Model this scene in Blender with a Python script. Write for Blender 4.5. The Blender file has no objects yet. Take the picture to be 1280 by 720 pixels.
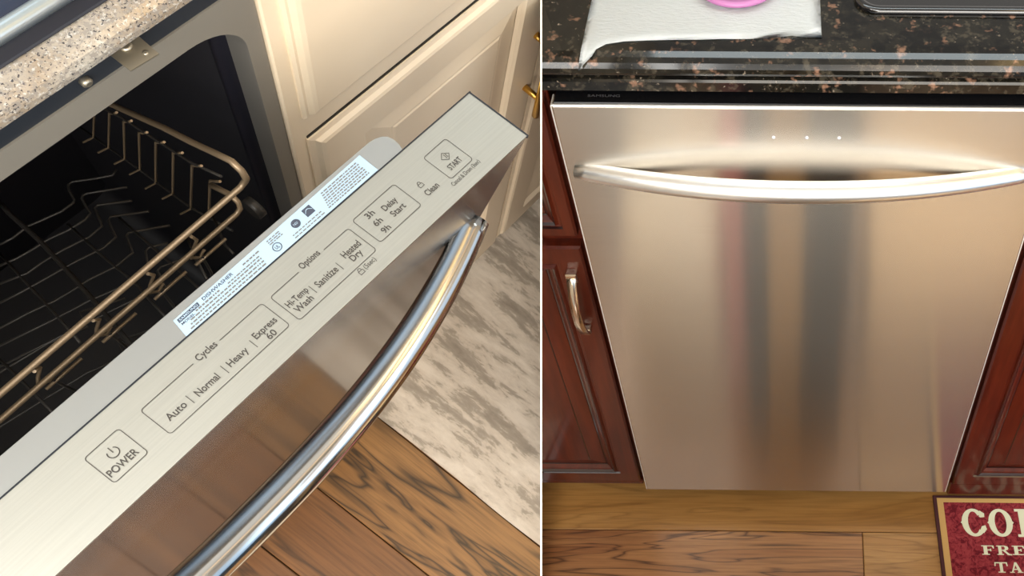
import bpy, bmesh, math, random
from mathutils import Matrix, Vector
random.seed(7)
sc = bpy.context.scene
COL = sc.collection

# ------------------------------------------------------------------ camera
MR = Matrix(((1.0, .0088, -.0032), (.0089, -.7943, .6074), (.0028, -.6074, -.7944)))
TL3 = Matrix(((.5403, -.7664, .3474), (.8393, .4611, -.2881), (.0606, .4472, .8924)))
CAM = Vector((0, -.8492, 1.873))
CL = Vector((0, -.38, 0))
cd = bpy.data.cameras.new('camera'); cam = bpy.data.objects.new('camera', cd); COL.objects.link(cam)
cm = MR @ Matrix(((1, 0, 0), (0, -1, 0), (0, 0, -1)))
cam.matrix_world = Matrix.Translation(CAM) @ cm.to_quaternion().to_matrix().to_4x4()
cd.sensor_width = 36; cd.lens = 1200 / 1280 * 36; cd.shift_x = -340 / 1280; cd.clip_start = .01
sc.camera = cam
TL = Matrix.Translation(CAM) @ TL3.to_quaternion().to_matrix().to_4x4() @ Matrix.Translation(-CL)
IDM = Matrix.Identity(4)

# ------------------------------------------------------------------ light
sc.view_settings.view_transform = 'Standard'
sc.view_settings.look = 'None'
sc.view_settings.exposure = 0.15
sc.view_settings.gamma = 1
w = bpy.data.worlds.new('world'); sc.world = w; w.use_nodes = True
w.node_tree.nodes['Background'].inputs[0].default_value = (1, .95, .88, 1)
w.node_tree.nodes['Background'].inputs[1].default_value = .5

def area(name, pos, target, size, size_y, power, color, frame=IDM):
    l = bpy.data.lights.new(name, 'AREA'); l.shape = 'RECTANGLE'; l.size = size; l.size_y = size_y
    l.energy = power; l.color = color
    o = bpy.data.objects.new(name, l); COL.objects.link(o)
    p = frame @ Vector(pos); t = frame @ Vector(target)
    o.matrix_world = Matrix.Translation(p) @ (t - p).to_track_quat('-Z', 'Y').to_matrix().to_4x4()
    return o
area('ceiling_light', (-.75, -1.75, 2.95), (.3, -.2, .4), 1.5, 1.5, 72, (1, .98, .94))
area('ceiling_light', (1.0, -.75, 2.95), (.6, -.65, 0), .5, 2.6, 18, (1, .66, .26))
area('counter_fill_light', (.05, .22, 1.80), (.05, .16, 1.17), 1.1, .10, 2.6, (.86, .97, 1))  # added fill to brighten the counter and towel; no lamp known there
area('window_fill_light', (.2, -2.75, 2.15), (.1, 0, .7), 2.0, 1.2, 36, (.86, .95, 1))  # added fill for glints on the cabinet edges; the wall has no window
area('window_fill_light', (.35, .75, -.05), (.1, -.1, -.9), .9, .4, .8, (.70, .86, 1), TL)
area('window_fill_light', (-1.1, -1.25, .4), (.5, 0, -1.4), 1.4, 1.4, 45, (1, .94, .85), TL)  # added fill to brighten the left kitchen; no window stands here
area('window_fill_light', (2.42, -1.1, 1.5), (-.4, .2, 1.0), 2.4, 1.8, 31, (.62, .82, 1))  # added cool fill for the left cabinet fronts; the wall is closed
area('blue_fill_panel', (.62, -1.85, -.36), (.5, -.2, -.9), 2.9, .85, 7.5, (.26, .60, 1), TL)  # unseen blue panel added for the cool band on the left handle
area('lamp_light', (.50, -.95, .97), (.4, -.2, -.9), 3.0, .13, 1.7, (1, .50, .12), TL)

# ------------------------------------------------------------------ materials
def mat(name, base=(.8, .8, .8), rough=.5, metal=0, coat=0, coat_rough=.1, spec=.5, aniso=0, alpha=1, trans=0):
    m = bpy.data.materials.new(name); m.use_nodes = True
    b = m.node_tree.nodes['Principled BSDF']
    b.inputs['Base Color'].default_value = (*base, 1); b.inputs['Roughness'].default_value = rough
    b.inputs['Metallic'].default_value = metal; b.inputs['Coat Weight'].default_value = coat
    b.inputs['Coat Roughness'].default_value = coat_rough; b.inputs['Specular IOR Level'].default_value = spec
    b.inputs['Anisotropic'].default_value = aniso
    b.inputs['Transmission Weight'].default_value = trans
    return m
class NT:
    def __init__(s, m):
        s.t = m.node_tree; s.b = s.t.nodes['Principled BSDF']
    def n(s, typ, **kw):
        x = s.t.nodes.new(typ)
        for k, v in kw.items():
            if k.startswith('i_'):
                key = k[2:].replace('_', ' ')
                x.inputs[int(key) if key.isdigit() else key].default_value = v
            else: setattr(x, k, v)
        return x
    def l(s, a, b): s.t.links.new(a, b)
    def coords(s, scale=(1, 1, 1), loc=(0, 0, 0), rot=(0, 0, 0), src='Object'):
        tc = s.n('ShaderNodeTexCoord'); mp = s.n('ShaderNodeMapping')
        mp.inputs['Scale'].default_value = scale; mp.inputs['Location'].default_value = loc; mp.inputs['Rotation'].default_value = rot
        s.l(tc.outputs[src], mp.inputs['Vector']); return mp.outputs['Vector']
    def noise(s, vec, scale=5, detail=4, rough=.55, dist=0):
        x = s.n('ShaderNodeTexNoise'); x.inputs['Scale'].default_value = scale; x.inputs['Detail'].default_value = detail
        x.inputs['Roughness'].default_value = rough; x.inputs['Distortion'].default_value = dist
        s.l(vec, x.inputs['Vector']); return x.outputs['Fac']
    def ramp(s, fac, stops, interp='LINEAR'):
        r = s.n('ShaderNodeValToRGB'); r.color_ramp.interpolation = interp
        e = r.color_ramp.elements
        while len(e) < len(stops): e.new(.5)
        for i, (p, c) in enumerate(stops):
            e[i].position = p; e[i].color = (*c, 1) if len(c) == 3 else c
        s.l(fac, r.inputs['Fac']); return r.outputs['Color']
    def mix(s, fac, a, b, mode='MIX'):
        x = s.n('ShaderNodeMix', data_type='RGBA', blend_type=mode)
        if isinstance(fac, (int, float)): x.inputs[0].default_value = fac
        else: s.l(fac, x.inputs[0])
        for v, i in ((a, 6), (b, 7)):
            if isinstance(v, tuple): x.inputs[i].default_value = (*v, 1)
            else: s.l(v, x.inputs[i])
        return x.outputs[2]
    def math(s, op, a, b=0.0):
        x = s.n('ShaderNodeMath', operation=op)
        for v, i in ((a, 0), (b, 1)):
            if isinstance(v, (int, float)): x.inputs[i].default_value = v
            else: s.l(v, x.inputs[i])
        return x.outputs[0]
    def base(s, c): s.l(c, s.b.inputs['Base Color'])
    def bump(s, h, strength=.2, dist=.001):
        x = s.n('ShaderNodeBump'); x.inputs['Strength'].default_value = strength; x.inputs['Distance'].default_value = dist
        s.l(h, x.inputs['Height']); s.l(x.outputs[0], s.b.inputs['Normal'])

def brushed(name, base, rough, aniso, grain, bump=.02):
    """grain: scale vector of the brushing noise (small along the grain)."""
    m = mat(name, base, rough, 1, aniso=aniso); t = NT(m)
    tg = t.n('ShaderNodeTangent', direction_type='UV_MAP', uv_map='UVMap')
    if aniso: t.l(tg.outputs[0], t.b.inputs['Tangent'])
    nz = t.noise(t.coords(grain), 1, 3, .6)
    t.base(t.ramp(nz, [(.25, tuple(c * .94 for c in base)), (.75, tuple(min(1, c * 1.05) for c in base))]))
    t.bump(nz, bump, .0004)
    return m

def wood(name, dark, mid, light, axis, seed=0., fine=1., rings=6., coat=.25, rough=.38, veins=.5, vein_w=.12):
    """plank wood, the grain running along axis 0 (x) or 1 (y)"""
    m = mat(name, mid, rough, coat=coat, coat_rough=.22); t = NT(m)
    sc_ = (1.6, 13, 9) if axis == 0 else (13, 1.6, 9)
    v = t.coords(sc_, (seed, seed * 1.7, seed * .3))
    big = t.noise(v, 1.0, 3, .5, .9)
    f = t.math('FRACT', t.math('MULTIPLY', big, rings))
    tri = t.math('ABSOLUTE', t.math('SUBTRACT', f, .5))
    sf = (7, 220, 60) if axis == 0 else (220, 7, 60)
    fn = t.noise(t.coords(sf, (seed, seed, 0)), fine, 4, .65)
    col = t.ramp(big, [(.3, mid), (.5, tuple((a + b) / 2 for a, b in zip(mid, light))), (.68, light)])
    vein = t.ramp(tri, [(0, (1, 1, 1)), (vein_w, (.25, .25, .25)), (vein_w * 2.2, (0, 0, 0))])
    col = t.mix(t.math('MULTIPLY', vein, veins), col, dark)
    col = t.mix(t.math('MULTIPLY', t.ramp(fn, [(.42, (0, 0, 0)), (.7, (1, 1, 1))]), .45), col, dark)
    t.base(col); t.bump(fn, .08, .0006)
    return m

def granite(name, ground, flecks, scale, rough=.15):
    m = mat(name, ground[0], rough, coat=.15, coat_rough=.06, spec=.35); t = NT(m)
    v = t.coords()
    col = t.ramp(t.noise(v, scale * .18, 5, .6), [(.3, ground[0]), (.5, ground[1]), (.7, ground[2])])
    for i, (c, s, lo, hi, amt) in enumerate(flecks):
        f = t.noise(t.coords((1, 1, 1), (i * 3.1 + 1, i * 1.3, i * 2.2)), s, 3, .62)
        k = t.math('MULTIPLY', t.ramp(f, [(lo, (0, 0, 0)), (hi, (1, 1, 1))]), amt)
        col = t.mix(k, col, c)
    t.base(col); return m

M = {}
M['steel_front'] = brushed('brushed_steel', (.63, .585, .52), .22, 1.0, (6, 6, 900), .03)
M['steel_strip'] = brushed('brushed_steel_strip', (.57, .57, .52), .42, .6, (12, 700, 700), .04)
M['steel_door'] = brushed('brushed_steel_dark', (.34, .335, .335), .2, .75, (4, 500, 500), .004)
M['steel_bar'] = brushed('satin_steel', (.80, .81, .81), .34, 0, (8, 500, 500), .02)
M['steel_bar_polished'] = brushed('polished_steel', (.50, .50, .49), .15, 0, (8, 500, 500), .01)
M['steel_tub'] = mat('tub_steel', (.30, .29, .27), .5, .75)
M['edge_steel'] = mat('bright_edge_steel', (.90, .90, .88), .35, .6)
M['rim_steel'] = mat('bright_rim_steel', (.72, .84, .90), .28, .9)
M['tub_shaded'] = mat('shaded_tub_lining', (.022, .022, .028), .5, .2)  # near-black: shade inside the tub put into the lining colour
M['frame_grey'] = mat('grey_coated_steel', (.26, .24, .205), .5, .3)
M['flange'] = mat('blue_grey_steel', (.022, .027, .036), .45, .2)
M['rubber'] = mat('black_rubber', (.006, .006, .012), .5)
M['black_plastic'] = mat('black_plastic', (.006, .006, .007), .22)
M['black_gap'] = mat('black_body', (.004, .004, .004), .6)
M['ink'] = mat('grey_ink', (.055, .05, .045), .6)
M['ink_soft'] = mat('soft_grey_ink', (.16, .155, .15), .6)
M['ink_blue'] = mat('label_ink', (.05, .06, .09), .6)
M['silver_ink'] = mat('silver_ink', (.10, .10, .11), .5)
M['label'] = mat('label_paper', (.37, .51, .65), .4)
M['liner'] = mat('liner_steel', (.50, .52, .52), .36, .9)
M['wire'] = mat('rack_wire', (.30, .22, .14), .4, .5)
M['wire_shaded'] = mat('rack_wire_shaded', (.05, .046, .042), .45, .4)  # darker copy of the rack wire, shade inside the tub put into its colour
M['chrome'] = mat('chrome', (.85, .85, .85), .08, 1)
M['nickel'] = mat('brushed_nickel', (.74, .66, .56), .2, 1)
M['brass'] = mat('brass', (.72, .44, .10), .3, 1)
M['zinc'] = mat('zinc_steel', (.44, .40, .32), .4, .9)
M['led'] = mat('lens', (.8, .82, .85), .1, .2)
m = mat('cream_paint', (.87, .73, .54), .42, coat=.12, coat_rough=.3); t = NT(m)
t.base(t.ramp(t.noise(t.coords(), 9, 3), [(.3, (.86, .715, .525)), (.7, (.89, .745, .555))])); M['cream'] = m
m = mat('cherry_wood', (.11, .016, .009), .38, coat=.45, coat_rough=.13, spec=.25); t = NT(m)
nz = t.noise(t.coords((60, 60, 5)), 1, 5, .6)
t.base(t.ramp(nz, [(.25, (.034, .0036, .0012)), (.5, (.062, .0078, .0022)), (.75, (.095, .0135, .004))])); M['cherry'] = m
M['glaze'] = mat('dark_glaze', (.016, .004, .004), .3, coat=.5)
M['granite_light'] = granite('speckled_granite', ((.25, .19, .13), (.32, .28, .23), (.37, .345, .30)),
    [((.22, .20, .18), 330, .48, .58, .75), ((.46, .45, .42), 420, .56, .66, .8), ((.03, .03, .04), 520, .58, .64, .95), ((.10, .09, .10), 260, .64, .70, .8), ((.24, .13, .06), 210, .66, .74, .5)], 160)
M['granite_dark'] = granite('black_granite', ((.003, .003, .0025), (.007, .0065, .005), (.016, .014, .010)),
    [((.06, .05, .035), 75, .54, .66, .7), ((.26, .14, .09), 48, .60, .70, .8), ((.36, .29, .22), 150, .66, .74, .7), ((.002, .002, .002), 30, .52, .60, .85)], 60, .12)
M['plank_a'] = wood('plank_honey', (.15, .062, .014), (.31, .145, .036), (.42, .22, .065), 0, 1.3, veins=.45)
M['plank_b'] = wood('plank_reddish', (.055, .017, .005), (.24, .094, .032), (.44, .22, .085), 0, 4.7, veins=.9, rings=9)
M['plank_c'] = wood('plank_golden', (.16, .068, .015), (.35, .17, .048), (.47, .26, .085), 0, 8.1, veins=.55, rings=8)
M['left_plank_a'] = wood('plank_walnut', (.030, .016, .007), (.235, .105, .030), (.34, .17, .058), 1, 2.4, veins=.95, rings=7, vein_w=.16)
M['left_plank_b'] = wood('plank_brown', (.045, .022, .009), (.21, .088, .028), (.31, .145, .05), 1, 6.2, veins=.7, rings=5)
M['left_plank_c'] = wood('plank_dark', (.03, .015, .008), (.19, .078, .026), (.28, .13, .045), 1, 9.9, veins=.7, rings=5)
m = mat('distressed_rug', (.5, .45, .38), .95, spec=.1); t = NT(m)
a = t.noise(t.coords((21, 4.2, 1)), 1, 6, .64, .2)
b_ = t.noise(t.coords((70, 26, 1), (3, 1, 0)), 1, 5, .7, .6)
f = t.math('ADD', t.math('MULTIPLY', a, .72), t.math('MULTIPLY', b_, .28))
t.base(t.ramp(f, [(.36, (.29, .245, .195)), (.465, (.39, .335, .27)), (.50, (.58, .50, .41)), (.60, (.70, .62, .52))]))
t.bump(t.noise(t.coords(), 500, 2), .3, .001); M['rug'] = m
m = mat('paper_towel', (.90, .945, .96), .9, spec=.1); t = NT(m)
vv = t.noise(t.coords((90, 260, 1), rot=(0, 0, .35)), 1, 3, .6); t.bump(vv, .6, .002); M['towel'] = m
M['pink'] = mat('pink_plastic', (.52, .19, .44), .35, coat=.1, trans=.2)
m = mat('mat_red', (.30, .022, .03), .85, spec=.2); t = NT(m)
t.base(t.ramp(t.noise(t.coords(), 70, 4, .7, 1.5), [(.42, (.12, .008, .014)), (.50, (.25, .026, .034)), (.66, (.33, .05, .055))])); M['mat_red'] = m
M['mat_border'] = mat('mat_border', (.055, .010, .012), .8)
M['mat_tan'] = mat('mat_tan', (.55, .33, .11), .8)
M['mat_letter'] = mat('mat_letter', (.72, .72, .52), .8)
M['glass_black'] = mat('black_glass', (.004, .004, .005), .05, coat=1)
M['glass_blue'] = mat('dark_blue_glass', (.012, .02, .045), .1, coat=.5)
M['wall'] = mat('warm_wall', (.78, .68, .54), .8)
M['white'] = mat('white_paint', (.8, .8, .78), .6)
M['divider'] = mat('white_board', (.85, .74, .66), .6)
M['oak'] = mat('oak_panel', (.62, .38, .20), .5)
M['added_oak'] = mat('added_light_oak', (.85, .56, .27), .5)
M['added_grey'] = mat('added_grey_paint', (.055, .05, .048), .6)
M['added_pink_cloth'] = mat('added_pink_cloth', (.85, .30, .30), .8)

# ------------------------------------------------------------------ mesh building
class MB:
    def __init__(s): s.bm = bmesh.new(); s.mats = []
    def faces(s, pts, fs, mi=0, smooth=False):
        vs = [s.bm.verts.new(p) for p in pts]
        for f in fs:
            try:
                q = s.bm.faces.new([vs[i] for i in f]); q.material_index = mi; q.smooth = smooth
            except ValueError: pass
        return s
    def box(s, lo, hi, bevel=0, seg=2, mi=0):
        x0, y0, z0 = lo; x1, y1, z1 = hi
        n0 = len(s.bm.faces)
        r = bmesh.ops.create_cube(s.bm, size=1, matrix=Matrix.Translation(((x0+x1)/2, (y0+y1)/2, (z0+z1)/2)) @ Matrix.Diagonal((x1-x0, y1-y0, z1-z0, 1)))
        if bevel:
            es = list({e for v in r['verts'] for e in v.link_edges})
            bmesh.ops.bevel(s.bm, geom=es, offset=bevel, segments=seg, affect='EDGES', profile=.5)
        for f in list(s.bm.faces)[n0:]: f.material_index = mi
        return s
    def tube(s, pts, r, n=8, closed=False, mi=0):
        pts = [Vector(p) for p in pts]; rad = r if isinstance(r, (list, tuple)) else [r] * len(pts)
        rings = []; up = None
        for i, p in enumerate(pts):
            a = pts[i-1] if i else (pts[-1] if closed else p); b = pts[i+1] if i < len(pts)-1 else (pts[0] if closed else p)
            d = (b - a).normalized()
            if up is None: up = Vector((0, 0, 1)) if abs(d.z) < .9 else Vector((1, 0, 0))
            sx = d.cross(up).normalized(); up = sx.cross(d).normalized()
            rings.append([s.bm.verts.new(p + (sx * math.cos(k*2*math.pi/n) + up * math.sin(k*2*math.pi/n)) * rad[i]) for k in range(n)])
        m_ = len(rings)
        for i in range(m_ if closed else m_ - 1):
            A, B = rings[i], rings[(i+1) % m_]
            for k in range(n):
                f = s.bm.faces.new((A[k], A[(k+1) % n], B[(k+1) % n], B[k])); f.smooth = True; f.material_index = mi
        if not closed:
            f = s.bm.faces.new(rings[0][::-1]); f.material_index = mi
            f = s.bm.faces.new(rings[-1]); f.material_index = mi
        return s
    def lathe(s, prof, c, n=48, mi=0):
        rings = []
        for r, z in prof:
            rings.append([s.bm.verts.new((c[0] + r*math.cos(k*2*math.pi/n), c[1] + r*math.sin(k*2*math.pi/n), c[2] + z)) for k in range(n)])
        for A, B in zip(rings, rings[1:]):
            for k in range(n):
                f = s.bm.faces.new((A[k], A[(k+1) % n], B[(k+1) % n], B[k])); f.smooth = True; f.material_index = mi
        s.bm.faces.new(rings[0][::-1]).material_index = mi; s.bm.faces.new(rings[-1]).material_index = mi
        return s
    def prism(s, poly, ext, smooth=False, mi=0):
        """poly: list of 3-D points, ext: extrusion vector"""
        ext = Vector(ext); n = len(poly)
        A = [s.bm.verts.new(p) for p in poly]; B = [s.bm.verts.new(Vector(p) + ext) for p in poly]
        fs = [s.bm.faces.new(A), s.bm.faces.new(B[::-1])]
        for k in range(n):
            f = s.bm.faces.new((A[k], B[k], B[(k+1) % n], A[(k+1) % n])); f.smooth = smooth; fs.append(f)
        for f in fs: f.material_index = mi
        bmesh.ops.recalc_face_normals(s.bm, faces=fs)
        return s
    def rings(s, x0, x1, z0, z1, prof, cap=True, back=True):
        """nested rectangles facing -y; prof: (inset, y, material index of the band up to here)"""
        R = []
        for ins, y, mi in prof:
            R.append(([s.bm.verts.new(p) for p in ((x0+ins, y, z0+ins), (x1-ins, y, z0+ins), (x1-ins, y, z1-ins), (x0+ins, y, z1-ins))], mi))
        for (A, _), (B, mi) in zip(R, R[1:]):
            for k in range(4):
                s.bm.faces.new((A[k], A[(k+1) % 4], B[(k+1) % 4], B[k])).material_index = mi
        if cap: s.bm.faces.new(R[-1][0]).material_index = R[-1][1]
        if back: s.bm.faces.new(R[0][0][::-1])
        return s
    def grid(s, fn, nu, nv, smooth=True, mi=0):
        V = [[s.bm.verts.new(fn(i/nu, j/nv)) for j in range(nv+1)] for i in range(nu+1)]
        for i in range(nu):
            for j in range(nv):
                f = s.bm.faces.new((V[i][j], V[i+1][j], V[i+1][j+1], V[i][j+1])); f.smooth = smooth; f.material_index = mi
        return s

class Side:
    """one of the two kitchens: its frame and the face of the dividing board its pieces stop at"""
    def __init__(s, T, co, no): s.T = T; s.co = Vector(co); s.no = Vector(no).normalized()
GAP = .0005
nR = Vector((.9991, .1626, -.1981)).normalized()
nL = Vector((.6643, -.7794, .1234)).normalized()
LEFT = Side(TL, CL - nL * GAP, nL)
RIGHT = Side(IDM, CAM + nR * GAP, -nR)
base_of = {}

def trim(bm, side, off):
    co = side.co - off
    d = [(v.co - co).dot(side.no) for v in bm.verts]
    if not d or max(d) <= 0: return bool(d)
    if min(d) >= 0: return False
    r = bmesh.ops.bisect_plane(bm, geom=bm.verts[:] + bm.edges[:] + bm.faces[:], plane_co=co, plane_no=side.no, clear_outer=True)
    es = [e for e in r['geom_cut'] if isinstance(e, bmesh.types.BMEdge) and e.is_boundary]
    if es: bmesh.ops.holes_fill(bm, edges=es, sides=0)
    return True

def put(name, mb, mats, parent=None, side=None, base=None, uv=None, cut=True, fix=True):
    """links one mesh object; coordinates are in the side's frame"""
    mats = mats if isinstance(mats, list) else [mats]
    if parent is not None: side, base = base_of[parent.name]
    off = Vector(base or (0, 0, 0)); side = side or RIGHT
    bm = mb.bm
    for v in bm.verts: v.co -= off
    if fix: bmesh.ops.recalc_face_normals(bm, faces=bm.faces[:])
    if cut and not trim(bm, side, off): bm.free(); return None
    if uv:
        ul = bm.loops.layers.uv.new('UVMap')
        for f in bm.faces:
            for lp in f.loops: lp[ul].uv = (lp.vert.co[uv[0]], lp.vert.co[uv[1]])
    me = bpy.data.meshes.new(name); bm.to_mesh(me); bm.free()
    for m_ in mats: me.materials.append(m_)
    o = bpy.data.objects.new(name, me); COL.objects.link(o)
    if parent is not None: o.parent = parent
    else: o.matrix_world = side.T @ Matrix.Translation(off)
    base_of[o.name] = (side, tuple(off))
    return o

def thing(name, label, cat, side, base, group=None):
    o = bpy.data.objects.new(name, None); COL.objects.link(o); o.empty_display_size = .05
    o.matrix_world = side.T @ Matrix.Translation(Vector(base))
    base_of[o.name] = (side, tuple(base)); return tag(o, label, cat, group)
def tag(o, label, cat, group=None):
    o['label'] = label; o['category'] = cat
    if group: o['group'] = group
    return o
def struct(o):
    o['kind'] = 'structure'; return o

def letters(text, bold=0.0):
    c = bpy.data.curves.new('lettering', 'FONT'); c.body = text; c.offset = bold; c.resolution_u = 3
    o = bpy.data.objects.new('lettering', c); COL.objects.link(o)
    me = bpy.data.meshes.new_from_object(o.evaluated_get(bpy.context.evaluated_depsgraph_get()))
    vs = [v.co.copy() for v in me.vertices]; fs = [list(p.vertices) for p in me.polygons]
    bpy.data.objects.remove(o); bpy.data.curves.remove(c); bpy.data.meshes.remove(me)
    return vs, fs
def write(text, at, w_, h_, material, parent, bold=0.0, name='lettering', label=None):
    """flat print, fitted to width w_ and height h_ about its centre; at(u, v) maps print coordinates into the side's frame"""
    vs, fs = letters(text, bold)
    x0 = min(v.x for v in vs); x1 = max(v.x for v in vs); y0 = min(v.y for v in vs); y1 = max(v.y for v in vs)
    mb = MB(); mb.faces([at((v.x - (x0+x1)/2) / (x1-x0) * w_, (v.y - (y0+y1)/2) / (y1-y0) * h_) for v in vs], fs)
    o = put(name, mb, material, parent, fix=False)
    if label: o['label'] = label
    return o

# ------------------------------------------------------------------ shell around both kitchens
def slab(name, lo, hi, m_, cut=False):
    return struct(put(name, MB().box(lo, hi), m_, side=RIGHT, base=(0, 0, 0), cut=cut))
slab('ceiling', (-2.6, -2.9, 3.0), (2.6, 1.6, 3.05), M['white'])
slab('wall_right', (2.5, -2.9, -.3), (2.6, 1.6, 3.0), M['wall'])
slab('wall_left', (-2.6, -2.9, -.3), (-2.5, 1.6, 3.0), M['wall'])
slab('wall_back', (-2.5, -2.9, -.3), (2.5, -2.8, 3.0), M['wall'])
# white board that parts the two kitchens, standing on edge to the viewer
def cray(px, py, depth): return CAM + MR @ Vector(((px-980)/1200*depth, (py-360)/1200*depth, depth))
e = MB()
P4 = [cray(676.5, -90, .62), cray(676.5, 790, .62), cray(676.5, 790, .68), cray(676.5, -90, .68)]
e.prism([p - nR * .0005 for p in P4], nR * .001)
struct(put('wall_divider', e, M['divider'], side=RIGHT, base=(0, 0, 0), cut=False))

# ==================================================================  RIGHT KITCHEN
# floor: subfloor and planks
fl = struct(put('floor', MB().box((-1.2, -2.7, -.03), (2.4, .7, -.006)), M['black_gap'], side=RIGHT, base=(0, 0, -.03)))
def plank(x0, x1, y0, y1, m_):
    o = put('plank', MB().box((x0 + .0006, y0 + .0006, -.006), (x1 - .0006, y1 - .0006, 0), .0012, 1), m_, fl)
    return o
rows = [(.0705, -.0470), (-.0470, -.166), (-.166, -.285), (-.285, -.404), (-.404, -.523), (-.523, -.642), (-.642, -.761), (-.761, -.880), (-.880, -.999), (-.999, -1.118), (-1.118, -1.237)]
tones = [M['plank_a'], M['plank_b'], M['plank_c']]
cuts = [[-1.1, .9, 2.3], [-1.1, .1592, 1.4, 2.3]] + [[-1.1, -.35 + .33 * (i % 4), .9 - .2 * (i % 3), 2.3] for i in range(len(rows) - 2)]
for i, ((y1, y0), cs) in enumerate(zip(rows, cuts)):
    for k in range(len(cs) - 1):
        mm = tones[0] if i == 0 else (tones[1 + k % 2] if i == 1 else tones[(i + k) % 3])
        plank(cs[k], cs[k+1], y0, y1, mm)

# dishwasher
DX0, DX1, DZ0, DZ1 = -.2786, .3214, .0905, 1.1085
dw = thing('dishwasher', 'closed stainless steel dishwasher with a bowed bar handle between the cherry cabinets', 'dishwasher', RIGHT, (.02, .3, 0))
put('front_panel', MB().box((DX0, 0, DZ0), (DX1, .022, DZ1), .0022, 3), M['steel_front'], dw, uv=(2, 0))
put('edge_trim', MB().box((DX0 - .0012, .0008, DZ0), (DX0 + .0006, .022, DZ1), .0005, 1), M['edge_steel'], dw)
put('edge_trim', MB().box((DX1 - .0006, .0008, DZ0), (DX1 + .0012, .022, DZ1), .0005, 1), M['edge_steel'], dw)
put('edge_trim', MB().box((DX0, .0008, DZ1 - .0006), (DX1, .004, DZ1 + .0012), .0005, 1), M['edge_steel'], dw)
put('control_panel', MB().box((DX0 + .002, .0042, DZ1 - .004), (DX1 - .002, .075, DZ1 + .0022), .001, 1), M['black_plastic'], dw)
cp = [o for o in dw.children if o.name.startswith('control_panel')][0]
write('SAMSUNG', lambda u, v: Vector((-.218 + u, .0165 + v, DZ1 + .0025)), .038, .0042, M['silver_ink'], cp)
put('body', MB().box((DX0 + .006, .024, .10), (DX1 - .006, .58, 1.10)), M['black_gap'], dw)
put('toe_kick', MB().box((DX0 + .004, .075, .0), (DX1 - .004, .09, .10)), M['black_plastic'], dw)
pts, rad = [], []
for i in range(41):
    u = i / 40; x = -.2665 + .567 * u; k = (2*u - 1)
    pts.append((x, .004 - .0365 * (1 - abs(k) ** 2.1), 1.0)); rad.append(.0118 + .0028 * (1 - k*k))
hb = MB().tube(pts, rad, 20)
for e_ in (0, -1):
    hb.tube([Vector(pts[e_]) + Vector((.004 if e_ == 0 else -.004, 0, 0)), Vector(pts[e_]) + Vector((.005 if e_ == 0 else -.005, .006, 0))], .011, 16)
put('handle', hb, M['steel_bar'], dw, uv=(0, 2))
for x in (-.0179, .0222, .0613):
    put('indicator_light', MB().lathe([(.0022, 0), (.0022, .0008), (.0012, .0016)], (0, 0, 0), 12), M['led'], dw)
for o, x in zip([c for c in dw.children if c.name.startswith('indicator')], (-.0179, .0222, .0613)):
    o.matrix_local = Matrix.Translation(Vector((x, .0003, 1.0620)) - Vector((.02, .3, 0))) @ Matrix.Rotation(math.pi/2, 4, 'X') @ Matrix.Translation(Vector((.02, .3, 0)))

# counter
prof = [(.66, 1.121), (.0135, 1.121), (.0115, 1.123), (.0110, 1.1365), (.0125, 1.1395), (.0175, 1.1420), (.0170, 1.1440), (.0125, 1.1455), (.0115, 1.149),
        (.0125, 1.1545), (.0165, 1.1600), (.0220, 1.1640), (.0300, 1.1665), (.042, 1.167), (.66, 1.167)]
cb = MB().prism([(-.9, y, z) for y, z in prof], (2.4, 0, 0))
tag(put('countertop', cb, M['granite_dark'], side=RIGHT, base=(0, .3, 1.121)), 'polished black granite countertop with brown flecks and a moulded front edge', 'countertop')
ZC = 1.167
def kz(x, y, z0=1.1839, z=ZC):          # carries a measured point down its sight line to the counter top
    p = Vector((x, y, z0)); return CAM + (p - CAM) * ((z - CAM.z) / (z0 - CAM.z))

# paper towel
bot = [(-.2318, -.0189), (-.2250, -.0105), (-.2183, -.0012), (-.2150, .0085), (-.205, .0185), (-.1855, .0228), (-.16, .0255), (-.13, .0262), (-.10, .0275), (-.078, .0284), (-.05, .0292), (-.0239, .0291), (.0031, .0337), (.02, .0325), (.0365, .0327)]
bot = [kz(*p) for p in bot]
def tw(i, j):
    b = bot[i]; u = i / (len(bot) - 1)
    top = kz(-.2296 + .262 * u, .34)
    p = b.lerp(top, j / 26)
    z = ZC + .0012 + .0014 * math.sin(p.x * 55 + p.y * 22) ** 2 * min(1, j / 2)
    if j == 0: z = ZC + .0009 + .0016 * (1 if 10 < i < 13 else .3 * (i % 2))
    if p.y < .03: z -= max(0, .030 - p.y) ** 2 * 9
    return Vector((p.x, p.y, z))
tb = MB(); N = len(bot) - 1
tb.faces([tw(i, j) for i in range(N + 1) for j in range(27)], [(i*27 + j, (i+1)*27 + j, (i+1)*27 + j + 1, i*27 + j + 1) for i in range(N) for j in range(26)], smooth=True)
r = bmesh.ops.solidify(tb.bm, geom=tb.bm.faces[:], thickness=-.0006)
tag(put('paper_towel', tb, M['towel'], side=RIGHT, base=(-.1, .18, ZC)), 'white paper towel sheet with a torn front edge spread on the black granite', 'paper towel')

# pink dish on the towel
pc = kz(-.062, .075); pc = Vector((pc.x, pc.y + .052, ZC + .0042))
tag(put('plastic_lid', MB().lathe([(.010, .0030), (.036, .0030), (.0400, .0045), (.0435, .0085), (.0455, .0100), (.0490, .0100), (.0515, .0085), (.0520, .0060), (.0505, .0035), (.046, .0012), (.040, 0), (.010, 0)], pc, 64), M['pink'], side=RIGHT, base=tuple(pc)),
    'round magenta plastic lid lying on the paper towel', 'lid')

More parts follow.
